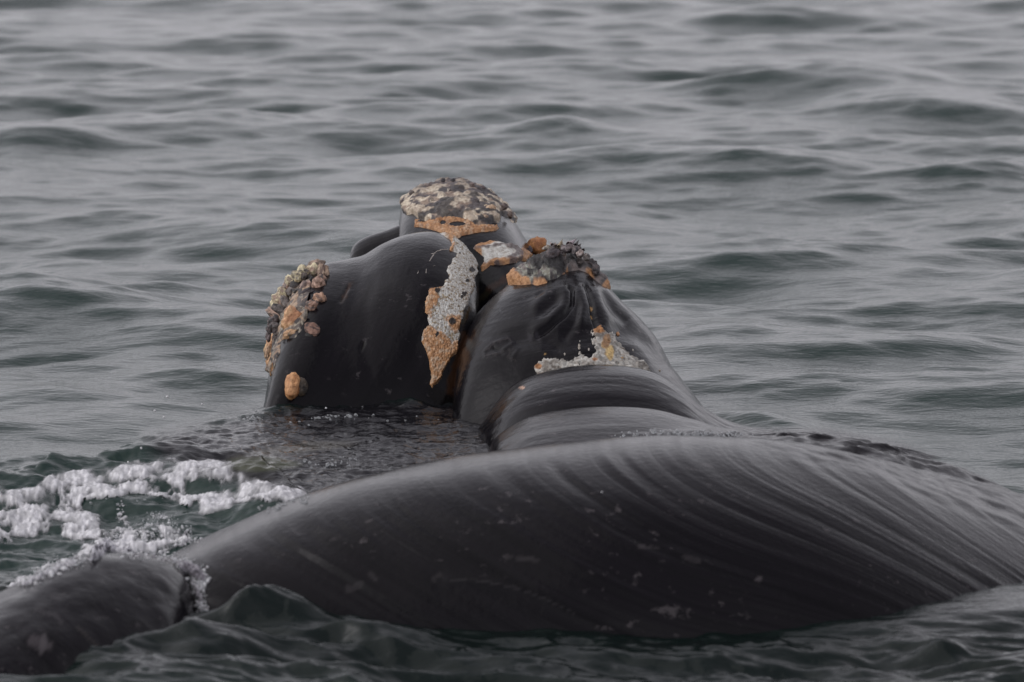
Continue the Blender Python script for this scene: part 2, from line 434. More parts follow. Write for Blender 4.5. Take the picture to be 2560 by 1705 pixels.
C_LINES = [
    (Z1([(760, 1440), (770, 1250), (730, 1100), (740, 900), (800, 700)]), 16, .007),
    (Z1([(680, 1440), (700, 1250), (700, 1100), (720, 900)]), 20, -.005),
    (Z1([(500, 640), (560, 800), (560, 1100), (500, 1440)]), 80, .008),
    (Z1([(1140, 1340), (1060, 1240), (1040, 1100)]), 30, .02),
    (Z1([(600, 830), (640, 750)]), 4, .012), (Z1([(720, 1120), (735, 1080)]), 4, .015),
]
def lipdetail(px, py, P):
    return groove(C_LINES)(px, py, P) + .012*fbm(P[..., 0]*2, P[..., 1]*2, P[..., 2]*2, 3, 61)
def headdetail(px, py, P):
    return groove(G_LINES)(px, py, P) + .008*fbm(P[..., 0]*3, P[..., 1]*3, P[..., 2]*3, 3, 63)

lip = Ridge(DD([(590, 975), (602, 938), (613, 900), (622, 850), (632, 790), (652, 715), (688, 650), (735, 608), (800, 594), (835, 586), (880, 560), (930, 540), (985, 533), (1030, 543), (1068, 565), (1092, 598), (1102, 640), (1106, 720)]),
            [(640, 25.7), (900, 25.95), (1200, 26.1)], 1.35, 1.0, 1.9, z0=-.15, k=10)
liptip = Ridge(DD([(806, 590), (808, 572), (822, 555), (850, 541), (890, 528), (935, 510), (985, 495), (1040, 490)]), 27.4, .35, .3, 2, z0=.25, k=14, tr=0)
ros = Ridge(DD([(912, 640), (915, 560), (919, 500), (930, 462), (965, 436), (1040, 420), (1105, 436), (1148, 468), (1180, 505), (1212, 555), (1245, 600), (1290, 660), (1330, 760)]),
            [(990, 28.0), (1200, 27.9), (1330, 27.2)], [(990, 1.6), (1150, 2.1), (1350, 1.8)], .7, 2.2, z0=-.1)
mound = Ridge(DD([(1034, 960), (1040, 900), (1048, 830), (1072, 762), (1110, 705), (1165, 655), (1215, 622), (1270, 604), (1330, 606), (1372, 630), (1405, 668), (1452, 715), (1502, 772), (1548, 840), (1598, 905), (1650, 968), (1700, 1010)]),
              [(1130, 25.0), (1400, 25.5), (1560, 25.3), (1800, 24.6)], [(1130, .9), (1400, 1.75), (1700, 1.3)], .9, [(1130, 2), (1400, 1.7), (1700, 1.9)], z0=-.2)
roll1 = Ridge(DD([(1100, 985), (1140, 925), (1180, 885), (1230, 860), (1310, 843), (1400, 838), (1490, 852), (1560, 888), (1620, 935), (1680, 967), (1760, 988), (1900, 1010), (2050, 1040)]),
              [(1200, 23.75), (1600, 23.9), (2100, 23.2)], 1.0, .7, 2.0, z0=-.2)
roll2 = Ridge(DD([(1118, 1050), (1135, 1012), (1165, 985), (1220, 958), (1300, 941), (1400, 934), (1500, 940), (1590, 962), (1700, 992), (1850, 1003), (2000, 1022), (2150, 1066), (2300, 1115), (2460, 1180)]),
              [(1200, 22.75), (1700, 22.85), (2600, 22.0)], 1.5, .6, 2.0, z0=-.2)
back = Ridge(DD([(330, 1330), (380, 1275), (430, 1245), (500, 1213), (600, 1170), (700, 1132), (800, 1100), (900, 1076), (1000, 1056), (1100, 1040), (1250, 1022), (1400, 1009), (1550, 1003), (1700, 1006), (1850, 1022), (2000, 1050), (2150, 1085), (2354, 1130), (2600, 1185), (2900, 1300)]),
             [(450, 19.25), (800, 19.55), (1500, 19.85), (2200, 20.5), (2560, 21.2), (3200, 22)], [(450, .75), (900, 1.0), (1500, 1.3), (2200, 1.65), (2560, 1.6), (3200, 1.4)], 1.2, [(450, 2.2), (1200, 2.3), (1700, 2.1), (2300, 1.85), (3000, 1.6)], z0=-.22, k=16)
flank = Ridge(DD([(-260, 1480), (-150, 1420), (-60, 1380), (0, 1353), (70, 1320), (140, 1292), (210, 1278), (290, 1274), (360, 1280), (410, 1296), (442, 1330), (462, 1378), (478, 1420), (490, 1480)]),
              [(-200, 18.1), (100, 18.45), (500, 18.95)], [(-200, 1.35), (100, 1.2), (500, .85)], .6, 2.0, z0=-.2, k=10)

def up_curve(q):
    c = spline(q, 300); return lambda px: np.interp(px, c[:, 0], c[:, 1])
backline = up_curve(back.sil)
def st_back(px, py, P, u, t):
    q = np.clip(py - backline(px), 0, None)
    bend = (1.6 + 1.5*sstep(1300, 2500, px))*q**.97 + 120*np.exp(-q/60)
    return np.stack([(px - bend)/300*1.0 + .05*np.sin(px/130.), (px*.5 + py)/300], -1)
def st_roll(px, py, P, u, t): return np.stack([t*.55, P[..., 0]], -1)
def st_head(px, py, P, u, t):
    r = np.hypot((px - 1560)*.8, (py - 1500)); return np.stack([r/330, np.arctan2(px - 1560, 1500 - py)*1.4], -1)
def st_lip(px, py, P, u, t): return np.stack([((px - 900) + .55*(py - 800) - 60*np.sin((py-600)/200.))/420, (py - .3*px)/300], -1)
def st_x(px, py, P, u, t): return np.stack([t*.5, P[..., 0]], -1)
def backdetail(px, py, P):
    s = st_back(px, py, P, 0, 0)
    n = fbm(s[..., 0]*7, s[..., 1]*.4, 0, 2, 71)*.011*(1 + .8*vnoise(px/300, py/150, 0, 72))
    fold = groove([(A4([(1330, 530), (1450, 540), (1650, 560), (1800, 600), (1950, 680), (2150, 770)]), 16, -.014), (A4([(1330, 560), (1600, 640), (2000, 760)]), 50, .012),
                   (A3([(600, 860), (900, 1000), (1100, 1100)]), 30, -.012)])(px, py, P)
    rip = .016*fbm(P[..., 0]*5, P[..., 1]*9, 0, 5, 79)*sstep(50, -60, sdpoly(px, py, DD([(1750, 1015), (2000, 1040), (2600, 1130), (2600, 1300), (2200, 1170), (2000, 1090)])))
    return rip + (1 - .6*sstep(1600, 2400, px))*n*sstep(0, 60, py - backline(px)) + fold + .01*fbm(P[..., 0]*1.5, P[..., 1]*1.5, P[..., 2]*2, 2, 73)
def rolldetail(px, py, P):
    wet = sstep(8, -25, sdpoly(px, py, DD([(1420, 1003), (1560, 985), (1700, 985), (1900, 988), (2050, 1010), (2400, 1100), (2400, 1140), (2100, 1090), (1900, 1050), (1700, 1030)])))
    return wet*(.012 + .03*fbm(P[..., 0]*6, P[..., 1]*12, 0, 4, 87)) + .004*fbm(P[..., 0]*2, P[..., 1]*14, P[..., 2]*14, 3, 75)
def flankdetail(px, py, P): return .02*fbm(P[..., 0]*3, P[..., 1]*3, P[..., 2]*3, 4, 77)
SHEETS = {'lip': (lip, 330, 210, lipdetail, st_lip), 'liptip': (liptip, 80, 60, None, st_x), 'ros': (ros, 200, 120, None, st_x),
          'mound': (mound, 420, 260, headdetail, st_head), 'roll1': (roll1, 240, 110, rolldetail, st_roll), 'roll2': (roll2, 260, 100, rolldetail, st_roll),
          'back': (back, 430, 190, backdetail, st_back), 'flank': (flank, 220, 110, flankdetail, st_back)}
MARKS = [  # line, width px, colour, strength : scars, stains, lice in the creases, and groove shade painted near-black
    (Z1([(605, 835), (640, 760), (670, 720)]), 6, (.012, .006, .004), .9), (Z1([(620, 800), (650, 730)]), 6, (.04, .018, .01), .7),
    (Z1([(720, 1125), (735, 1080)]), 4, (.004, .003, .003), .9), (Z1([(930, 470), (1000, 445), (1060, 460), (1160, 450)]), 5, (.006, .005, .006), .8),
    (Z1([(935, 515), (1000, 508)]), 5, (.005, .004, .005), .8), (Z2([(860, 760), (900, 850), (935, 930), (945, 1020), (925, 1110), (900, 1200), (870, 1290)]), 7, (.003, .003, .003), 1),
    (Z2([(760, 1500), (830, 1400), (930, 1300), (1040, 1200)]), 10, (.035, .03, .016), .7), (Z2([(1040, 1180), (1140, 1120), (1220, 1070)]), 10, (.05, .02, .012), .8),
    (Z1([(1330, 1040), (1300, 1150), (1260, 1280), (1240, 1400)]), 12, (.04, .017, .007), .8), (Z1([(1170, 1400), (1240, 1440)]), 20, (.004, .003, .003), 1),
    (Z3([(440, 830), (560, 790)]), 4, (.08, .075, .09), .35), (Z3([(500, 800), (510, 830)]), 7, (.06, .055, .065), .5), (Z3([(555, 790), (575, 830)]), 6, (.06, .055, .065), .5),
    (Z3([(290, 620), (300, 635)]), 4, (.1, .1, .11), .5), (Z3([(440, 1190), (460, 1185)]), 4, (.5, .3, .2), 1), (Z3([(955, 605), (960, 610)]), 4, (.5, .3, .12), 1),
    (Z3([(958, 660), (962, 668)]), 4.5, (.5, .3, .12), 1), (Z3([(615, 945), (635, 945)]), 2.5, (.4, .25, .1), 1),
    (Z3([(190, 920), (250, 865), (345, 822), (380, 850)]), 3, (.07, .06, .062), .6), (Z3([(190, 965), (280, 945), (330, 920)]), 3, (.07, .06, .062), .6), (Z3([(360, 900), (350, 970), (400, 990)]), 3, (.06, .052, .052), .5),
    (Z3([(250, 905), (265, 912)]), 4, (.004, .004, .004), 1), (Z3([(310, 925), (320, 925)]), 4, (.004, .004, .004), 1),
    (A3([(1000, 995), (1020, 988)]), 6, (.16, .14, .15), .6), (A3([(400, 820), (430, 830)]), 8, (.09, .08, .085), .6), (A3([(640, 880), (700, 900)]), 10, (.09, .08, .085), .5),
    (A3([(460, 825), (500, 830)]), 6, (.09, .08, .085), .5), (A1([(220, 1300), (300, 1330)]), 17, (.085, .075, .08), .8), (A1([(270, 1370), (290, 1260)]), 9, (.11, .1, .105), .7),
    (A1([(230, 1090), (370, 1130), (400, 1170)]), 8, (.08, .072, .078), .6), (A1([(510, 1220), (580, 1290), (640, 1350), (640, 1420)]), 7, (.075, .065, .06), .6),
    (A1([(340, 1000), (390, 1010)]), 8, (.08, .072, .078), .5), (A4([(790, 580), (860, 560)]), 10, (.06, .054, .058), .6), (A4([(910, 500), (940, 530)]), 8, (.06, .054, .058), .6),
    (A4([(1280, 510), (1250, 530)]), 10, (.05, .045, .048), .6), (A4([(1700, 420), (1800, 430)]), 9, (.06, .054, .058), .6), (A4([(1330, 535), (1500, 540), (1700, 580), (1850, 640), (2000, 710)]), 4, (.06, .055, .06), .6),
]
def paint_marks(px, py, P):
    col = np.zeros(px.shape + (4,)); j = 3*fbm(px/9, py/9, 0, 2, 81); jr = 1 + .5*fbm(px/14, py/14, 0, 2, 83)
    for pts, wd, c, st in MARKS:
        xs = [a for a, _ in pts]; ys = [b for _, b in pts]
        bb = (px > min(xs)-3*wd) & (px < max(xs)+3*wd) & (py > min(ys)-3*wd) & (py < max(ys)+3*wd)
        if not bb.any(): continue
        m = np.zeros(px.shape); m[bb] = (sstep(1.25, .55, segdist(px[bb] + j[bb], py[bb] + j[bb], pts)/wd/jr[bb])*st)
        for q in range(3): col[..., q] = col[..., q]*(1-m) + c[q]*m
        col[..., 3] = np.maximum(col[..., 3], m)
    return col
Vs, Fs, Cs, Us = [], [], [], []; base = 0
SAMP = {}
for nm, (rd, nu, nt_, det, stf) in SHEETS.items():
    P, Nn, px, py, u, t = rd.grid(nu, nt_, detail=det)
    uv = stf(px, py, P, u, t)
    front = (t < 2.2)
    c = paint_marks(px, py, P); c[..., 3] *= front
    Vs.append((P - OFF).reshape(-1, 3)); Fs.append(gridfaces(nu, nt_) + base); base += nu*nt_
    Cs.append(c.reshape(-1, 4)); Us.append(np.concatenate([uv*({'back': .45, 'lip': .6, 'flank': .3}.get(nm, 1)), 0*uv[..., :1] + {'back': .4, 'roll1': .4, 'roll2': .4, 'mound': .35, 'lip': .18, 'flank': .3}.get(nm, .15)], -1).reshape(-1, 3))
VB, FB = np.vstack(Vs), np.vstack(Fs)
body = mesh_obj('body', VB, FB, M_skin, whale, col=np.vstack(Cs), uv=np.vstack(Us))
bvh = BVHTree.FromPolygons([tuple(v) for v in (VB + OFF).tolist()], FB.tolist())
def hit(px, py):
    dx, dy, dz = [float(a) for a in ray(px, py)]
    loc, nrm, _, dist = bvh.ray_cast(Vector((0, 0, CZ)), Vector((dx, dy, dz)).normalized())
    if loc is None: return None
    if nrm.dot(Vector((dx, dy, dz))) > 0: nrm = -nrm
    return loc, nrm

# ---------------------------------------------------------------- callosities: rough grown skin on the head
WHITE, CREAM, ORANGE, GREYC, DARK, PINK = (.60, .60, .56), (.66, .52, .35), (.50, .265, .12), (.16, .14, .13), (.03, .027, .028), (.40, .28, .22)
def callosity(name, ridge, poly, detail, urange, trange, res, height, colour, edge=6, wob=7, label=None, lump=40, keepfn=None):
    P, Nn, px, py, u, t = ridge.grid(res[0], res[1], *urange, *trange, detail=detail)
    w1 = fbm(P[..., 0]*14, P[..., 1]*14, P[..., 2]*14, 5, 91)*wob*1.6
    sd_ = sdpoly(px + w1, py + .6*w1, poly)
    if keepfn is not None: sd_ = keepfn(sd_, px, py, P)
    m = sstep(0, -edge, sd_)
    d1, d2, idv = worley(P[..., 0]*lump, P[..., 1]*lump, P[..., 2]*lump, 5)
    h, c = colour(px, py, P, sd_, d1, d2, idv)
    V = P + Nn*(m*height*h - .006*(1-m))[..., None] - OFF
    f = gridfaces(*px.shape, keep=(sd_ < 2))
    if len(f) == 0: print('EMPTY', name); return
    V2, f2, c2 = compact(V.reshape(-1, 3), f, c.reshape(-1, 3))
    o = mesh_obj(name, V2, f2, M_call, whale, col=c2)
    if label: o['label'] = label
    return o
def lerp(a, b, m): return a*(1 - m[..., None]) + np.asarray(b)*m[..., None]
def const(px, c): return np.zeros(px.shape + (3,)) + np.asarray(c)

def col_bonnet(px, py, P, sd_, d1, d2, idv):
    n = fbm(P[..., 0]*15, P[..., 1]*9, P[..., 2]*18, 4, 101); n2 = fbm(P[..., 0]*16 + 5, P[..., 1]*10, P[..., 2]*22, 3, 103)
    h = .35 + .9*(n + .4) + .6*(1 - d1)
    c = const(px, (.10, .085, .085))
    c = lerp(c, (.34, .26, .20), sstep(-.1, .25, n2)); c = lerp(c, (.72, .64, .50), sstep(.0, .1, n + .5*n2)*sstep(425, 490, py + 20*n2)); c = lerp(c, (.36, .28, .21), sstep(.1, .25, n)*.6)
    c = lerp(c, DARK, sstep(.05, .3, fbm(P[..., 0]*12 + 9, P[..., 1]*12, P[..., 2]*22, 3, 107))*.9)
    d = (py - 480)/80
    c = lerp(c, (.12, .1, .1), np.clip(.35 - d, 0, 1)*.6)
    return h, c
def col_orange(px, py, P, sd_, d1, d2, idv):
    c = const(px, ORANGE)*(.7 + .5*idv)[..., None]; c = lerp(c, (.55, .43, .31), sstep(.1, .35, fbm(px/9, py/9, 0, 4, 115))*.6); c = lerp(c, (.58, .36, .2), (idv > .8)*.7)
    c = lerp(c, (.25, .09, .035), sstep(.5, .8, d1)*.6)
    return .5 + .8*(1 - d1), c
def col_strip(px, py, P, sd_, d1, d2, idv):
    c = const(px, WHITE)*(.85 + .25*idv)[..., None]
    c = lerp(c, (.34, .27, .17), (idv < .14)*.9); c = lerp(c, (.22, .16, .09), ((idv > .5) & (idv < .56))*.9)
    org = Z1([(1130, 745), (1190, 750), (1165, 830), (1130, 900), (1120, 935), (1080, 920), (1085, 830)])
    org2 = Z1([(1060, 1100), (1110, 980), (1160, 1020), (1200, 1030), (1250, 1085), (1265, 1120), (1330, 1040), (1350, 1200), (1200, 1400), (1100, 1400)])
    org3 = Z1([(1150, 380), (1300, 430), (1300, 480), (1265, 475), (1270, 560), (1235, 560), (1245, 480)])
    org4 = Z1([(1240, 940), (1300, 930), (1330, 1000), (1290, 1040), (1240, 1010), (1225, 960)])
    w_ = 11*fbm(px/11, py/11, 0, 5, 111)
    o = np.zeros(px.shape)
    for q in (org, org2, org3, org4): o = np.maximum(o, sstep(4, -4, sdpoly(px + w_, py + w_, q)))
    oc = const(px, ORANGE)*(.75 + .45*idv)[..., None]; oc = lerp(oc, (.58, .46, .33), sstep(.05, .3, fbm(px/9, py/9, 0, 4, 113))*.7); oc = lerp(oc, (.6, .38, .22), (idv > .82)*.8)
    c = c*(1-o[..., None]) + oc*o[..., None]
    for x, y, r_ in [(1370, 655, 13), (1350, 715, 9), (1325, 800, 12), (1340, 790, 7), (1255, 968, 17), (1168, 785, 12), (1165, 1046, 9), (1300, 560, 5), (1310, 820, 8)]:
        (cx, cy), = Z1([(x, y)]); c = lerp(c, (.03, .024, .022), sstep(1.15, .8, np.hypot(px - cx + w_*.5, py - cy - w_*.5)/(r_*.42105*1.25)))
    return .6 + .7*(1 - d1) + .5*o, c
def col_rostrum(px, py, P, sd_, d1, d2, idv):
    n = fbm(P[..., 0]*11, P[..., 1]*7, P[..., 2]*20, 3, 121)
    c = const(px, ORANGE)*.9
    wp = Z2([(960, 820), (1080, 740), (1200, 745), (1320, 800), (1315, 905), (1210, 915), (1100, 890), (1000, 940), (960, 930)])
    c = lerp(c, WHITE, sstep(3, -3, sdpoly(px + 6*n, py + 5*n, wp))); c = lerp(c, (.13, .10, .10), sstep(.1, .2, n)*.85)
    c = lerp(c, (.04, .035, .04), sstep(10, 0, np.hypot((px-1250)/1.8, py-665))*.9)
    return .5 + 1.0*(n + .3) + .5*(1-d1), c
def col_peak(px, py, P, sd_, d1, d2, idv):
    n = fbm(P[..., 0]*10, P[..., 1]*10, P[..., 2]*14, 4, 131)
    c = const(px, (.075, .068, .068)); c = lerp(c, (.2, .17, .16), sstep(.0, .3, n)); c = lerp(c, DARK, sstep(.0, -.25, n))
    h = .4 + 1.2*(n+.3) + .6*(1-d1)
    wp = Z5([(690, 770), (700, 620), (760, 560), (900, 480), (1000, 460), (1060, 600), (1180, 700), (1290, 750), (1150, 790), (980, 780), (850, 860)])
    w_ = 5*n
    wm = sstep(5, -3, sdpoly(px + w_, py - w_, wp)); c = lerp(c, (.30, .31, .26), wm*sstep(-.15, .15, fbm(px/5, py/4, 0, 3, 133)))
    for x, y, rx, ry in [(930, 590, 130, 100), (1190, 570, 190, 130), (1500, 500, 100, 130), (1050, 400, 180, 60), (900, 745, 110, 12), (1100, 700, 90, 20)]:
        (cx, cy), = Z5([(x, y)]); q = np.hypot((px-cx)/(rx*.153), (py-cy)/(ry*.153)) + .25*n
        c = lerp(c, (.022, .021, .022), sstep(1.05, .85, q)*.92); h = h + .9*np.sqrt(np.clip(1 - q*q, 0, 1))
    for poly in (Z5([(400, 860), (560, 730), (640, 640), (670, 680), (600, 770), (820, 815), (830, 850), (700, 865)]), Z5([(830, 870), (900, 830), (1120, 820), (1060, 880), (940, 890)]),
                 Z5([(1280, 775), (1420, 650), (1480, 690), (1400, 720)]), Z5([(1720, 650), (1780, 660), (1880, 790), (1800, 740)]), Z5([(2010, 830), (2130, 950), (2050, 940), (1990, 890)])):
        c = lerp(c, ORANGE, sstep(3, -2, sdpoly(px + .4*w_, py, poly)))
    return h, c
def col_post(px, py, P, sd_, d1, d2, idv):
    n = fbm(P[..., 0]*14, P[..., 1]*14, P[..., 2]*14, 3, 141)
    c = const(px, (.46, .45, .41))*(.55 + .75*idv)[..., None]; c = lerp(c, (.10, .085, .07), sstep(.1, .3, n)*.6)
    for x, y, rx, ry, cc in [(1080, 940, 32, 55, (.62, .45, .20)), (1050, 880, 25, 30, (.5, .34, .16)), (1010, 770, 45, 40, (.42, .2, .07)), (570, 1040, 30, 20, (.42, .2, .08)), (1170, 980, 12, 10, (.45, .26, .1)),
                             (1060, 850, 30, 50, (.34, .2, .1)), (975, 990, 20, 12, (.4, .2, .1))]:
        (cx, cy), = Z3([(x, y)]); c = lerp(c, cc, sstep(1.2, .7, np.hypot((px-cx)/(rx*.344), (py-cy)/(ry*.344)) + .3*n))
    return .4 + .8*(1-d1) + .6*n, c
def keep_post(sd_, px, py, P):
    n = fbm(px/7, py/7, 0, 3, 143)
    return np.maximum(sd_, sd_*.0 + (n*9 - 7 + 7*sstep(-10, 0, sd_)*(py < 905)))
bon = Z2([(185, 420), (160, 330), (240, 210), (330, 140), (400, 90), (560, 40), (680, 30), (880, 60), (1000, 130), (1090, 200), (1230, 320), (1260, 400), (1300, 540), (1260, 550), (1220, 500), (1150, 470),
          (1120, 545), (1050, 560), (880, 575), (700, 490), (600, 500), (480, 540), (340, 510), (280, 455), (200, 470)])
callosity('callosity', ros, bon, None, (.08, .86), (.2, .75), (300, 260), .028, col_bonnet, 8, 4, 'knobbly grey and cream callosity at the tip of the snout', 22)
obd = Z2([(285, 585), (300, 500), (420, 480), (560, 480), (700, 480), (860, 520), (900, 560), (1110, 560), (1145, 600), (1100, 625), (960, 632), (760, 668), (740, 690), (660, 705), (600, 650), (440, 605), (360, 588)])
def holes(lst, Z, s):
    def f(sd_, px, py, P):
        for x, y, rx, ry in lst:
            (cx, cy), = Z([(x, y)]); sd_ = np.maximum(sd_, (1 - np.hypot((px-cx)/(rx*s), (py-cy)/(ry*s)))*min(rx, ry)*s)
        return sd_
    return f
callosity('whale_lice_patch', ros, obd, None, (.05, .9), (.15, .6), (360, 280), .018, col_orange, 5, 3, 'band of orange whale lice below the snout callosity', 70, holes([(720, 550, 62, 22), (580, 535, 22, 18), (375, 520, 30, 10)], Z2, .2551))
stripp = Z1([(1150, 415), (1200, 425), (1270, 450), (1325, 490), (1380, 560), (1412, 620), (1400, 700), (1385, 800), (1340, 900), (1310, 990), (1310, 1060), (1290, 1140), (1235, 1230), (1190, 1300), (1150, 1365), (1125, 1330), (1130, 1260),
             (1112, 1150), (1072, 1075), (1090, 1010), (1125, 985), (1110, 925), (1083, 905), (1092, 830), (1125, 765), (1180, 750), (1240, 690), (1220, 650), (1245, 600), (1285, 560), (1245, 545), (1245, 480), (1180, 440)])
callosity('whale_lice_patch', lip, stripp, lipdetail, (.55, 1), (.02, .62), (520, 480), .014, col_strip, 7, 5, 'long white and orange patch of whale lice beside the dark groove', 85)
for pts, wd in [([(640, 795), (560, 800), (500, 830), (470, 870), (440, 910)], 10), ([(420, 815), (470, 835), (500, 830)], 11), ([(380, 880), (400, 920)], 14), ([(420, 980), (410, 1035)], 14), ([(350, 1000), (335, 1045)], 9), ([(470, 955), (510, 950)], 8)]:
    q = Z2(pts); left = [(x - wd*.16, y - wd*.2) for x, y in q]; right = [(x + wd*.16, y + wd*.2) for x, y in q][::-1]
    callosity('whale_lice_patch', lip, left + right, lipdetail, (.5, 1), (.2, .6), (260, 240), .006, lambda px, py, P, s_, d1, d2, i: (.5 + 0*px, const(px, (.36, .33, .30))), 2, 4)
rp = Z2([(870, 790), (940, 735), (1050, 705), (1150, 730), (1260, 775), (1400, 800), (1450, 860), (1400, 915), (1280, 935), (1180, 955), (1060, 965), (1040, 985), (1000, 1010), (950, 1040), (945, 960), (975, 880)])
callosity('callosity', ros, rp, None, (.2, 1), (.02, .5), (300, 260), .022, col_rostrum, 6, 4, 'mottled white and orange callosity on the middle of the snout', 30)
pk = Z5([(400, 860), (560, 700), (690, 600), (700, 520), (830, 420), (900, 350), (1000, 290), (1150, 150), (1600, 100), (1760, 330), (1900, 460), (2000, 600), (2020, 740), (2060, 830), (2150, 960), (2040, 935), (1960, 855), (1880, 790),
         (1760, 700), (1620, 645), (1500, 665), (1420, 710), (1290, 780), (1150, 810), (1100, 850), (960, 890), (850, 870)])
callosity('callosity', mound, pk, headdetail, (.3, .72), (.15, .7), (300, 260), .035, col_peak, 9, 6, 'tall dark ragged callosity in front of the blowholes', 26)
pp_ = Z3([(955, 760), (1010, 728), (1070, 775), (1125, 785), (1155, 860), (1195, 915), (1245, 955), (1320, 975), (1360, 1030), (1390, 1075), (1300, 1100), (940, 1100), (560, 1100), (535, 1040), (580, 990), (620, 975), (680, 985), (740, 970),
          (800, 990), (850, 960), (870, 920), (900, 935), (920, 960), (960, 950), (975, 900), (955, 830)])
callosity('callosity', mound, pp_, headdetail, (.3, .9), (.0, .5), (330, 330), .016, col_post, 3, 6, 'crescent shaped pale callosity behind the blowholes', 40, keep_post)

# knobs: rounded lumps of callosity and barnacle growth
def blob(r, seed, nu=26, nv=16, rough=.25, fr=1.6, spike=0):
    a = np.linspace(0, 2*np.pi, nu, endpoint=False); b = np.linspace(0, np.pi, nv)
    A, B = np.meshgrid(a, b); D = np.stack([np.sin(B)*np.cos(A), np.sin(B)*np.sin(A), np.cos(B)], -1)
    k = 1 + rough*fbm(D[..., 0]*fr + seed*3.1, D[..., 1]*fr, D[..., 2]*fr, 3, 7)
    w1, _, idv = worley(D[..., 0]*3.6 + seed, D[..., 1]*3.6, D[..., 2]*3.6, 3)
    k = k + .25*(1 - w1) + spike*np.clip(D[..., 2], 0, 1)**6
    V = (D*k[..., None]*np.asarray(r)).reshape(-1, 3)
    f = []
    for j in range(nv-1):
        for i in range(nu):
            f.append((j*nu+i, (j+1)*nu+i, (j+1)*nu+(i+1) % nu, j*nu+(i+1) % nu))
    return V, np.array(f), idv.reshape(-1), k.reshape(-1), D.reshape(-1, 3)
def place(px, py, rx, ry, seed, up=None, depth=.6, sink=.35, rot=0, rough=.25, spike=0, fb=None):
    h = hit(px, py)
    if h is None:
        for dx, dy in [(8, 10), (14, 16), (0, 18), (22, 4), (-10, 14), (20, 30), (0, 40), (30, 8), (-22, 24)]:
            h = hit(px+dx, py+dy)
            if h: break
    if h is None: return None
    loc, n = h; Y = loc.y
    X_, Y_, Z_ = at(px, py, Y)
    s = Y/F; rxw, ryw = rx*s, ry*s
    c, q = math.cos(rot), math.sin(rot)
    V, f, idv, k, D = blob((1, 1, 1), seed, rough=rough, spike=spike)
    zv = Vector(n) if up is None else Vector(up).normalized()
    # local frame: x' across the picture, z' out of the skin
    xv = Vector((c, 0, q)); xv = (xv - zv*xv.dot(zv)).normalized(); yv = zv.cross(xv)
    dn = min(rxw, ryw)*depth*1.2
    Mx = np.array([xv, yv, zv]); 
    # stretch so that the seen outline keeps ry even on slanting skin
    vis = max(.45, abs(yv.z))
    W = (V*np.array([rxw, ryw/vis*.95, dn])) @ Mx
    ctr = np.array([float(X_), Y, float(Z_)]) + np.array(zv)*(dn*(1 - sink) - dn*.5)
    return W + ctr - OFF, f, idv, k, D
def knob(name, px, py, rx, ry, c, c2=None, seed=None, label=None, **kw):
    seed = random.random()*50 if seed is None else seed
    r = place(px, py, rx, ry, seed, **kw)
    if r is None: return
    V, f, idv, k, D = r
    col = np.zeros((len(V), 3)) + np.asarray(c); col *= (.8 + .4*idv)[:, None]
    if c2 is not None:
        m = sstep(.1, -.25, fbm(D[:, 0]*2 + seed, D[:, 1]*2, D[:, 2]*2, 3, 17)); col = col*(1-m[:, None]) + np.asarray(c2)*m[:, None]
    o = mesh_obj(name, V, f, M_call, whale, col=col)
    if label: o['label'] = label
    return o
Z6s = .26144
def col_lipc(px, py, P, sd_, d1, d2, idv):
    n = fbm(P[..., 0]*13, P[..., 1]*13, P[..., 2]*13, 4, 171); n2 = fbm(P[..., 0]*22, P[..., 1]*22, P[..., 2]*22, 3, 173)
    c = const(px, (.13, .11, .10)); c = lerp(c, (.44, .32, .22), sstep(-.05, .15, n + .4*(idv - .5))); c = lerp(c, (.05, .042, .042), sstep(.1, .22, n2 - .2*n))
    c = lerp(c, (.5, .46, .36), sstep(.12, .04, np.abs(n2))*sstep(.02, -.1, n)*.8)
    return .3 + 1.0*(n + .3) + .9*(1 - d1) + .3*n2, c
lpoly = Z6([(500, 130), (640, 110), (710, 140), (700, 290), (680, 350), (640, 390), (672, 450), (655, 540), (570, 605), (500, 625), (490, 700), (440, 790), (360, 865), (270, 880), (235, 900), (225, 1010), (190, 1100), (160, 1240), (100, 1180), (40, 1050), (40, 850), (80, 650), (150, 480), (240, 330), (380, 200)])
callosity('callosity', lip, lpoly, lipdetail, (0, .42), (.05, .75), (300, 260), .016, col_lipc, 8, 5, 'large lumpy cream and grey callosity on the edge of the left lip', 15)
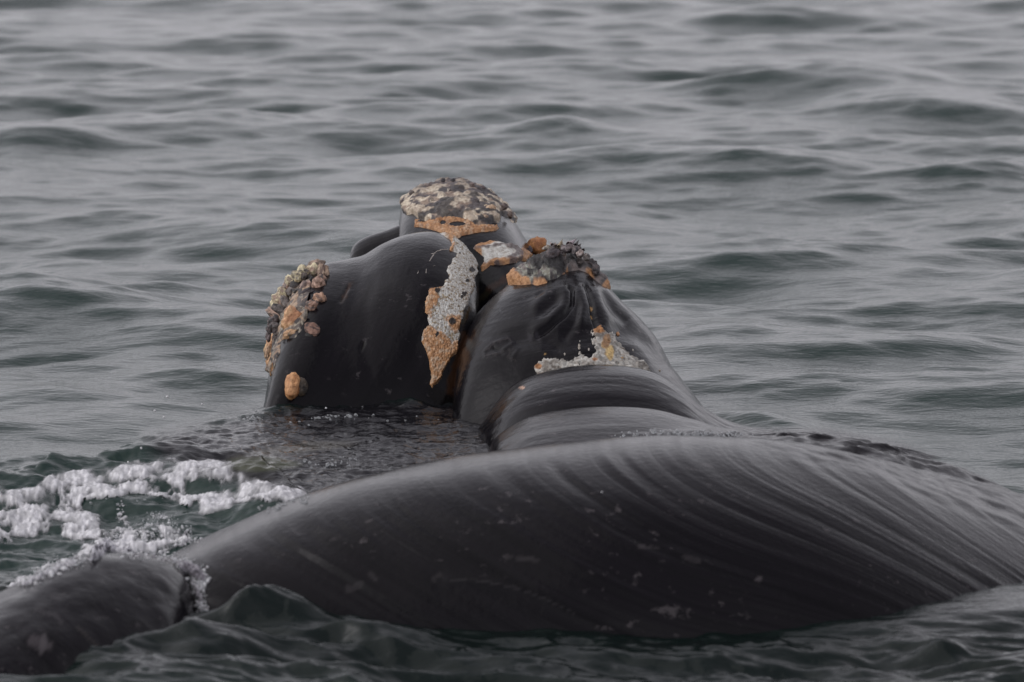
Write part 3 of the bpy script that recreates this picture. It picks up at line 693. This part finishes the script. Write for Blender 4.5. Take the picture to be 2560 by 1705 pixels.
for x, y, rx, ry, c, c2, rot in [
    (600, 190, 80, 55, (.30, .22, .17), (.12, .09, .07), 0), (650, 250, 50, 90, (.34, .25, .18), (.15, .1, .08), 0), (560, 235, 62, 60, CREAM, PINK, 0), (450, 225, 50, 40, CREAM, GREYC, .6), (405, 275, 48, 42, CREAM, GREYC, .6), (345, 320, 48, 42, CREAM, (.25, .19, .15), .6),
    (300, 385, 40, 36, PINK, GREYC, .6), (265, 440, 45, 42, CREAM, (.25, .19, .15), .8), (235, 500, 42, 48, CREAM, PINK, .9), (200, 565, 40, 40, CREAM, GREYC, .9), (175, 630, 36, 38, PINK, GREYC, 1),
    (545, 320, 42, 36, DARK, (.01, .01, .01), 0), (470, 270, 34, 30, (.10, .08, .07), DARK, 0), (385, 345, 50, 30, (.07, .06, .06), DARK, .6), (330, 420, 40, 30, GREYC, DARK, .6), (430, 420, 62, 30, (.22, .2, .17), DARK, -.2),
    (490, 385, 60, 50, (.40, .29, .24), (.14, .1, .09), .5), (600, 350, 58, 46, (.46, .31, .24), (.25, .16, .12), .6), (640, 310, 40, 40, (.3, .2, .15), DARK, .6), (480, 430, 85, 26, (.05, .04, .045), DARK, .3),
    (290, 520, 40, 42, GREYC, DARK, .7), (240, 600, 42, 50, (.10, .085, .08), DARK, 1), (610, 490, 56, 42, (.40, .25, .17), (.2, .13, .1), .6), (545, 560, 62, 40, (.32, .2, .15), (.1, .08, .07), .6), (560, 530, 26, 22, DARK, None, 0),
    (360, 690, 78, 100, (.62, .36, .20), (.50, .25, .13), -.25), (270, 690, 34, 70, (.22, .2, .16), (.12, .1, .09), 0), (410, 590, 62, 26, (.25, .23, .19), (.1, .08, .07), .1), (455, 690, 24, 75, (.13, .11, .1), (.3, .27, .2), -.3),
    (335, 825, 75, 34, (.48, .30, .17), (.2, .15, .1), .3), (180, 700, 50, 45, (.11, .09, .09), DARK, 0), (150, 720, 34, 34, (.17, .14, .14), DARK, 0), (190, 770, 55, 50, (.06, .055, .055), (.14, .12, .12), 0), (130, 780, 26, 44, (.12, .1, .1), DARK, 0),
    (215, 830, 40, 40, (.16, .14, .13), DARK, 0), (120, 850, 24, 44, (.14, .11, .11), DARK, 0), (170, 960, 62, 100, (.66, .40, .22), (.56, .30, .16), -.15), (110, 1000, 22, 60, (.4, .27, .17), (.1, .07, .05), -.1),
    (150, 1085, 42, 65, (.60, .36, .20), (.42, .22, .1), -.1), (155, 1170, 20, 62, (.36, .2, .09), (.1, .07, .04), 0), (250, 760, 26, 46, (.28, .26, .2), (.1, .09, .08), 0), (205, 890, 30, 40, (.1, .08, .075), DARK, 0)]:
    (px_, py_), = Z6([(x, y)]); c = tuple(min(.72, q*1.25) for q in c)
    knob('callosity', px_, py_, rx*Z6s*1.0, ry*Z6s*1.0, c, c2, rot=rot, depth=.7, sink=(-.3 if rx > 60 else .15), up=(-.4, -.8, .35), rough=.6)
(px_, py_), = Z6([(540, 775)])
knob('callosity', px_, py_, 17, 13, (.26, .15, .11), (.03, .02, .02), rot=.7, depth=.4, sink=.5, label='small brown and black knob just behind the lip callosity')
knob('callosity', px_ - 6, py_ + 12, 12, 5, (.008, .007, .007), None, rot=.5, depth=.3, sink=.6)
(px_, py_), = Z6([(425, 1325)])
knob('callosity', px_, py_, 17, 19, (.09, .07, .05), (.02, .015, .012), depth=.6, sink=.45)
(px_, py_), = Z6([(350, 1330)])
knob('callosity', px_, py_, 19, 27, (.62, .33, .15), (.45, .2, .08), rot=-.15, depth=.8, sink=.3, label='lone orange callosity knob low on the lip near the water')
# knobs on the snout tip
for x, y, rx, ry, c, c2 in [(1050, 440, 50, 42, (.66, .5, .34), (.5, .34, .22)), (1010, 405, 38, 26, (.6, .48, .34), None), (965, 500, 50, 28, (.58, .45, .33), (.3, .22, .16)), (920, 490, 30, 26, (.5, .4, .3), None),
                            (1085, 520, 26, 18, DARK, None), (955, 460, 22, 18, (.05, .04, .04), None), (580, 130, 20, 18, (.05, .045, .05), None), (675, 125, 22, 14, (.05, .045, .05), None), (790, 165, 32, 28, (.52, .47, .47), (.3, .25, .25)),
                            (350, 220, 26, 18, (.10, .08, .08), None), (180, 340, 18, 16, (.08, .06, .06), None), (960, 205, 26, 18, (.13, .10, .10), None), (270, 250, 24, 18, (.14, .12, .11), None), (440, 180, 30, 18, (.15, .12, .11), None),
                            (1060, 280, 30, 20, (.12, .1, .1), None), (1180, 390, 28, 26, (.13, .1, .09), None), (1240, 470, 24, 28, (.16, .12, .1), None), (740, 170, 26, 22, (.06, .05, .055), None), (860, 175, 24, 20, (.24, .19, .17), None),
                            (640, 260, 24, 40, (.45, .4, .33), (.1, .08, .08)), (470, 370, 24, 50, (.5, .45, .36), (.2, .16, .13)), (390, 460, 50, 26, (.5, .44, .34), (.2, .15, .12)), (720, 330, 40, 20, (.5, .42, .32), None), (900, 360, 40, 26, (.09, .075, .075), DARK)]:
    (px_, py_), = Z2([(x, y)])
    knob('callosity', px_, py_, rx*.2551, ry*.2551, c, c2, depth=.8, sink=-.4, up=(0, -.75, .65), rough=.4)
# the ragged peak: orange lobe, dark lobes and torn spikes
for x, y, rx, ry, c, c2, rot in [(940, 280, 145, 105, (.52, .24, .09), (.40, .17, .07), .1), (820, 300, 30, 60, (.06, .05, .06), None, 0), (1200, 230, 80, 50, (.26, .2, .18), (.1, .08, .08), 0), (1240, 300, 90, 60, (.16, .14, .14), (.07, .06, .06), .3),
                                 (1480, 240, 70, 26, (.40, .34, .34), (.2, .16, .16), .1), (1480, 185, 100, 26, (.38, .33, .35), (.16, .14, .15), .5), (1590, 240, 50, 44, (.05, .05, .05), (.2, .17, .17), 0), (1420, 300, 90, 60, (.2, .17, .17), (.06, .05, .055), 0),
                                 (1580, 320, 80, 55, (.14, .12, .12), (.05, .045, .05), 0), (1640, 380, 60, 50, (.42, .36, .34), (.2, .17, .16), 0), (1740, 430, 50, 50, (.22, .2, .19), (.07, .06, .06), 0), (1300, 420, 70, 60, (.13, .11, .12), (.28, .22, .2), .3),
                                 (1400, 430, 34, 60, (.34, .26, .2), (.12, .1, .09), .2), (1500, 500, 90, 130, (.06, .055, .06), (.035, .03, .035), 0), (1640, 520, 70, 60, (.15, .13, .12), (.06, .05, .05), 0), (1730, 540, 60, 60, (.18, .155, .145), (.07, .06, .06), 0),
                                 (1840, 540, 60, 60, (.05, .045, .05), (.12, .1, .1), 0), (1900, 640, 60, 70, (.06, .055, .06), (.13, .11, .11), 0), (1940, 740, 34, 80, (.07, .06, .065), (.14, .12, .12), 0), (1090, 270, 70, 30, (.38, .34, .28), (.12, .1, .09), .3),
                                 (1320, 215, 40, 60, (.42, .35, .27), (.2, .16, .12), .9), (1180, 380, 110, 60, (.07, .06, .065), (.15, .12, .12), .3), (1560, 400, 80, 40, (.1, .09, .09), (.2, .17, .16), 0)]:
    (px_, py_), = Z5([(x, y)])
    knob('callosity', px_, py_, rx*.15306, ry*.15306, c, c2, rot=rot, depth=.8, sink=-.25, rough=.5, up=(-.15, -.75, .65))
def spike(px, py, qx, qy, w0, c):
    h = hit(px, py + 6) or hit(px, py + 16) or hit(px, py + 30) or hit(px, py + 50)
    if h is None: return
    Y = h[0].y; a = np.array(at(px, py, Y + .05)).ravel(); b = np.array(at(qx, qy, Y + .1)).ravel()
    n = 7; ax = b - a; s1 = np.cross(ax, [0, 1, 0]); s1 /= np.linalg.norm(s1); s2 = np.cross(ax, s1); s2 /= np.linalg.norm(s2)
    V = []; steps = 7; r0 = w0*Y/F
    for j in range(steps):
        f = j/(steps-1); rr = r0*(1 - f**1.3*.93)*(1 + .15*math.sin(j*2.3))
        for i in range(n):
            th = 2*math.pi*i/n; V.append(a + ax*f + (s1*math.cos(th) + s2*math.sin(th)*1.3)*rr*(1 + .2*math.sin(3*th + j)))
    Fq = [(j*n+i, j*n+(i+1) % n, (j+1)*n+(i+1) % n, (j+1)*n+i) for j in range(steps-1) for i in range(n)]
    mesh_obj('callosity', np.array(V) - OFF, Fq, M_call, whale, col=np.zeros((len(V), 3)) + np.asarray(c))
for x, y, a, b, w_, c in [(1290, 240, 1350, 115, 5, (.3, .25, .17)), (1330, 230, 1345, 160, 5, (.4, .34, .26)), (1480, 200, 1575, 105, 6, (.36, .31, .33)), (1560, 220, 1615, 130, 5, (.07, .065, .065)), (1600, 250, 1650, 190, 5, (.08, .07, .07)),
                          (1440, 190, 1500, 150, 5, (.4, .34, .36)), (1180, 210, 1140, 165, 4, (.3, .24, .22)), (1680, 300, 1700, 260, 4, (.12, .1, .1)), (1460, 245, 1560, 225, 5, (.42, .38, .36)), (1870, 500, 1900, 470, 5, (.1, .09, .09)), (1240, 230, 1230, 170, 4, (.28, .23, .2))]:
    (p0, p1), (p2_, p3) = Z5([(x, y), (a, b)]); spike(p0, p1, p2_, p3, w_, c)
for x, y, r_, c in [(1145, 800, 9, (.42, .22, .1)), (865, 880, 5, (.4, .38, .33)), (1255, 915, 4, (.4, .38, .34)), (760, 945, 4, (.4, .38, .34)), (935, 910, 4, (.4, .38, .34)), (865, 900, 6, (.4, .38, .33)), (870, 850, 3, (.3, .3, .27)), (1450, 1065, 5, (.3, .24, .18))]:
    (px_, py_), = Z3([(x, y)]); knob('callosity', px_, py_, r_*.5, r_*.6, c, None, depth=.6, sink=.4)

# ================================================================ foam, spray and bubbles
FOAM_POLY = DD([(-60, 1150), (0, 1140), (78, 1130), (112, 1098), (210, 1094), (300, 1074), (400, 1068), (525, 1074), (545, 1085), (600, 1105), (700, 1143), (640, 1160), (560, 1160), (440, 1172), (380, 1150), (330, 1140), (260, 1150), (200, 1160), (190, 1180),
                (320, 1195), (420, 1215), (440, 1245), (380, 1262), (320, 1255), (240, 1240), (120, 1215), (0, 1240), (-60, 1240)])
LACE = [DD([(-60, 1160), (170, 1150), (220, 1190), (330, 1180), (430, 1240), (400, 1280), (250, 1270), (120, 1230), (-60, 1260)]), DD([(20, 1350), (80, 1310), (170, 1280), (200, 1240), (260, 1230), (300, 1260), (300, 1290), (180, 1300), (90, 1330), (40, 1360)])]
def foam():
    gx, gy = np.meshgrid(np.arange(-60, 790, 1.9), np.arange(1140, 1490, 1.2), indexing='ij')
    X, Y = onwater(gx, gy, .04); X = X + 0*Y
    z, _, _ = water_z(X, Y, .01)
    px, py = proj(X, Y, z)
    n = fbm(X*5, Y*3.5, 0, 4, 151); n2 = fbm(X*16, Y*8, 0, 3, 153)
    d1, d2, idv = worley(X*22, Y*13, 0, 155)
    d1b, d2b, _ = worley(X*45, Y*17, 0, 157)
    sd_ = sdpoly(px + 14*n, py + 9*n, FOAM_POLY)
    solid = sstep(3, -8, sd_)
    lacem = np.zeros(px.shape)
    for q in LACE: lacem = np.maximum(lacem, sstep(12, -12, sdpoly(px + 20*n, py + 10*n, q)))
    web = sstep(.2, .02, d2 - d1) ; web2 = sstep(.25, .05, d2b - d1b)
    core = sstep(34, 6, segdist(px, py + 4, DD([(0, 1150), (90, 1145), (125, 1115), (300, 1090), (400, 1085), (520, 1088), (560, 1115), (620, 1135), (690, 1146)])) + 14*n)
    core = np.maximum(core, sstep(26, 6, segdist(px, py, DD([(120, 1110), (110, 1160), (100, 1185), (170, 1195)])) + 12*n))
    core = np.maximum(core, sstep(30, 8, segdist(px, py, DD([(560, 1125), (520, 1155), (470, 1165)])) + 14*n))
    cover = np.maximum(core*(1.0 + .5*n2 + .5*n), solid*(.52 + 1.0*n + .7*n2 + .3*web)) 
    cover = np.maximum(cover, lacem*(.42 + 1.1*n + .9*n2 + .4*web))
    keep = cover > .24
    h = (.02*np.clip(cover - .4, 0, .8) + .012*(1-d1b)*np.clip(cover - .3, 0, 1) + .008*np.clip(n2, -.5, 1)*core)*sstep(.35, .8, cover) + .0015
    br = np.clip(cover, .4, 1)
    c = np.zeros(px.shape + (3,)) + np.array((.9, .895, .905))
    c = c*(1 - .5*sstep(.05, -.3, n2 + .5*n)*(1 - .6*core))[..., None]; fa = sstep(.24, .95, cover + .25*n2)[..., None]; al = np.clip(fa*(1.05 - .35*sstep(.35, .6, d1b)[..., None]), 0, 1)
    V = np.stack([X, Y, z + h], -1)
    f = gridfaces(*px.shape, keep=keep)[:, ::-1]
    V2, f2, c2, a2 = compact(V.reshape(-1, 3), f, c.reshape(-1, 3), np.repeat(al.reshape(-1, 1), 3, 1))
    o = mesh_obj('foam', V2, f2, M_foam, col=c2, extra={'alpha': a2}); o['kind'] = 'stuff'; o['label'] = 'white foam of a small breaking wave'
foam()

ICO = None
def ico():
    global ICO
    if ICO is None:
        t = (1+5**.5)/2
        v = np.array([(-1, t, 0), (1, t, 0), (-1, -t, 0), (1, -t, 0), (0, -1, t), (0, 1, t), (0, -1, -t), (0, 1, -t), (t, 0, -1), (t, 0, 1), (-t, 0, -1), (-t, 0, 1)], float)
        v /= np.linalg.norm(v, axis=1)[:, None]
        f = [(0, 11, 5), (0, 5, 1), (0, 1, 7), (0, 7, 10), (0, 10, 11), (1, 5, 9), (5, 11, 4), (11, 10, 2), (10, 7, 6), (7, 1, 8), (3, 9, 4), (3, 4, 2), (3, 2, 6), (3, 6, 8), (3, 8, 9), (4, 9, 5), (2, 4, 11), (6, 2, 10), (8, 6, 7), (9, 8, 1)]
        vv = [tuple(q) for q in v]; ff = []
        for a, b, c in f:
            ids = []
            for p, q in ((a, b), (b, c), (c, a)):
                m = (v[p] + v[q]); m /= np.linalg.norm(m); vv.append(tuple(m)); ids.append(len(vv)-1)
            ff += [(a, ids[0], ids[2]), (b, ids[1], ids[0]), (c, ids[2], ids[1]), tuple(ids)]
        ICO = (np.array(vv), np.array(ff))
    return ICO
def drops(name, centers, radii, mat, label, col=None, stretch=None):
    v, f = ico(); C_ = np.asarray(centers); r = np.asarray(radii)
    st = np.ones((len(C_), 3)) if stretch is None else np.asarray(stretch)
    V = (C_[:, None] + v[None]*r[:, None, None]*st[:, None]).reshape(-1, 3)
    Fq = (f[None] + (np.arange(len(C_))*len(v))[:, None, None]).reshape(-1, 3)
    o = mesh_obj(name, V, Fq, mat, col=None if col is None else np.zeros((len(V), 3)) + np.asarray(col), extra={'alpha': np.ones((len(V), 3))})
    o['kind'] = 'stuff'; o['label'] = label; return o
def along(pts, n, sx, sy):
    c = spline(pts, 200); i = rng.integers(0, 200, n)
    return c[i, 0] + rng.normal(0, sx, n), c[i, 1] + rng.normal(0, sy, n)
def surf_pts(px, py, lift=0.0):
    out = []; keep = []
    zz = np.full(len(px), .03)
    for _ in range(6):
        wx, wy = onwater(px, py, zz); zn, _, _ = water_z(np.asarray(wx), np.asarray(wy), .01); zz = .5*zz + .5*zn
    for i in range(len(px)):
        h = hit(px[i], py[i]); p = np.array([wx[i], wy[i], zz[i]])
        if h is not None and h[0].y < wy[i] + .3: p = np.array(h[0])
        out.append(p + np.array([0, -.01, lift]))
    return np.array(out)
# splash thrown up where the water pours off the near flank
sprayC, sprayR = [], []
SPR = [(DD([(200, 1275), (235, 1250), (270, 1245), (310, 1262)]), 420, 12, 13, 1.0), (DD([(60, 1335), (120, 1305), (190, 1285)]), 300, 14, 9, 1), (DD([(300, 1270), (350, 1272), (400, 1285), (430, 1300)]), 260, 8, 8, .9),
       (DD([(415, 1290), (450, 1305), (472, 1330), (460, 1345)]), 200, 6, 9, 1.0), (DD([(440, 1310), (455, 1350), (462, 1385), (470, 1410)]), 260, 8, 8, .8), (DD([(420, 1245), (435, 1225), (428, 1215)]), 60, 4, 6, .9),
       (DD([(380, 1250), (420, 1245), (450, 1240)]), 120, 12, 4, .9), (DD([(270, 1180), (285, 1165)]), 40, 5, 8, .9), (DD([(350, 1180), (385, 1190)]), 50, 9, 4, .8), (DD([(300, 1230), (390, 1215)]), 260, 26, 16, .8)]
for pts, n, sx, sy, sc in SPR:
    n = int(n*1.9); x, y = along(pts, n, sx*.9, sy*.9); p = surf_pts(x, y, 0)
    sprayC.append(p); sprayR.append(np.exp(rng.normal(-5.75, .5, n))*sc)
sprayC = np.vstack(sprayC); sprayR = np.concatenate(sprayR)
half = rng.random(len(sprayC)) < .4
drops('spray', sprayC[half], sprayR[half], M_foam, 'white spray of the splash on the near flank', col=(.8, .8, .81), stretch=rng.uniform(.7, 1.6, (half.sum(), 3)))
drops('water_drops', sprayC[~half], sprayR[~half]*1.1, M_drop, 'clear drops in the splash on the near flank')
# frothy sheets of the splash, thrown up over the flank
def froth(poly, name, lift, c, seed, hole=.0):
    xs = [a for a, _ in poly]; ys = [b for _, b in poly]
    gx, gy = np.meshgrid(np.arange(min(xs)-6, max(xs)+6, 1.7), np.arange(min(ys)-6, max(ys)+6, 1.7), indexing='ij')
    n = fbm(gx/16, gy/16, seed, 4, 161); n2 = fbm(gx/5, gy/5, seed, 3, 163)
    sd_ = sdpoly(gx + 12*n, gy + 10*n, poly)
    P = surf_pts(gx.ravel(), gy.ravel()).reshape(gx.shape + (3,))
    m = sstep(2, -14, sd_)
    P[..., 1] = P[..., 1] - lift*m*(1 + 1.6*n + 1.1*n2); P[..., 2] += lift*m*(.5 + .8*n2)
    keep = (sd_ < 1) & (n2 + .5*n > hole - .6*m)
    f = gridfaces(*gx.shape, keep=keep)
    V, f, al = compact(P.reshape(-1, 3), f, (sstep(1, -9, sd_)*np.clip(.75 + .6*n2, .25, 1)).reshape(-1, 1).repeat(3, 1))
    # give the sheet a thickness
    nV = len(V); V2 = np.vstack([V, V + [0, .012, -.006]]); f2 = np.vstack([f, f[:, ::-1] + nV])
    o = mesh_obj(name, V2, f2, M_foam, col=np.zeros((len(V2), 3)) + np.asarray(c), extra={'alpha': np.vstack([al, al])}); o['kind'] = 'stuff'; return o
for i, (poly, lf, c, hl) in enumerate([(DD([(198, 1290), (205, 1262), (228, 1243), (252, 1236), (275, 1252), (312, 1262), (300, 1272), (262, 1270), (230, 1288)]), .05, (.7, .69, .73), -.35), (DD([(25, 1352), (85, 1318), (170, 1282), (180, 1292), (120, 1322), (60, 1350)]), .03, (.66, .65, .68), -.2),
                                (DD([(400, 1288), (430, 1286), (462, 1300), (476, 1322), (470, 1342), (450, 1332), (425, 1318), (405, 1302)]), .03, (.34, .32, .35), -.2), (DD([(440, 1330), (462, 1345), (468, 1368), (462, 1400), (452, 1390), (444, 1360)]), .025, (.5, .48, .5), -.1),
                                (DD([(300, 1270), (360, 1272), (410, 1288), (400, 1296), (340, 1284), (290, 1282)]), .02, (.3, .28, .3), .05), (DD([(395, 1255), (420, 1245), (424, 1222), (434, 1218), (436, 1236), (452, 1242), (430, 1252), (400, 1264)]), .03, (.7, .69, .72), -.4)]):
    froth(poly, 'froth', lf, c, i*3.3, hl)['label'] = ['thick white froth on top of the near flank hump', 'white froth trailing down the left of the near flank hump', 'grey froth tongue right of the near flank hump', 'froth running down between the near hump and the back',
                                         'thin dark froth over the near flank hump', 'small upright spurt of white water'][i]
# bubbles along the lip of the dark water in front of the head, and over the right shoulder
bx, by = [], []
for pts, n, sx, sy in [(DD([(560, 962), (620, 957), (680, 952), (730, 950)]), 110, 14, 5), (DD([(700, 955), (760, 950), (850, 946), (940, 938), (975, 940)]), 380, 12, 5), (DD([(640, 960), (800, 950), (900, 945)]), 80, 30, 10),
                       (DD([(700, 1155), (690, 1135), (640, 1165), (600, 1175)]), 60, 8, 4), (DD([(705, 1055), (740, 1070), (770, 1070), (810, 1045)]), 40, 16, 5), (DD([(1430, 1000), (1520, 995), (1600, 993), (1700, 1000)]), 90, 16, 4),
                       (DD([(1540, 997), (1580, 998), (1690, 1000)]), 50, 10, 2), (DD([(330, 1150), (150, 1130)]), 40, 60, 12)]:
    x, y = along(pts, n, sx, sy); bx.append(x); by.append(y)
bx, by = np.concatenate(bx), np.concatenate(by)
p = surf_pts(bx, by, .002); r = np.exp(rng.normal(-5.3, .45, len(bx))).clip(.002, .011)
drops('bubbles', p, r, M_drop, 'small clear bubbles along the edge of the dark water')
big = [(745, 938, .035), (735, 933, .025), (655, 944, .024), (882, 928, .025), (900, 930, .022), (690, 940, .02), (1008, 960, .02), (770, 938, .022), (860, 930, .02), (925, 928, .02), (948, 926, .02)]
p = surf_pts(np.array([b[0]*1.0875 for b in big]), np.array([b[1]*1.0875 + 8 for b in big]), .0)
drops('bubbles', p, np.array([b[2]*.55 for b in big]), M_drop, 'larger bubbles floating before the head')
# single flying drops
fly = [(418, 992, 24.5, .008), (387, 1027, 24, .007), (410, 1043, 24, .007), (353, 1120, 22, .006), (765, 988, 24.9, .006), (815, 1020, 24, .006), (320, 1155, 22, .005), (505, 1010, 24, .005), (20, 1690, 18, .008), (1505, 1230, 19, .004)]
drops('water_drops', [np.array(at(a, b, c)).ravel() for a, b, c, _ in fly], [d for *_, d in fly], M_foam, 'single drops flying over the water', col=(.8, .8, .8))

S.render.engine = 'CYCLES'
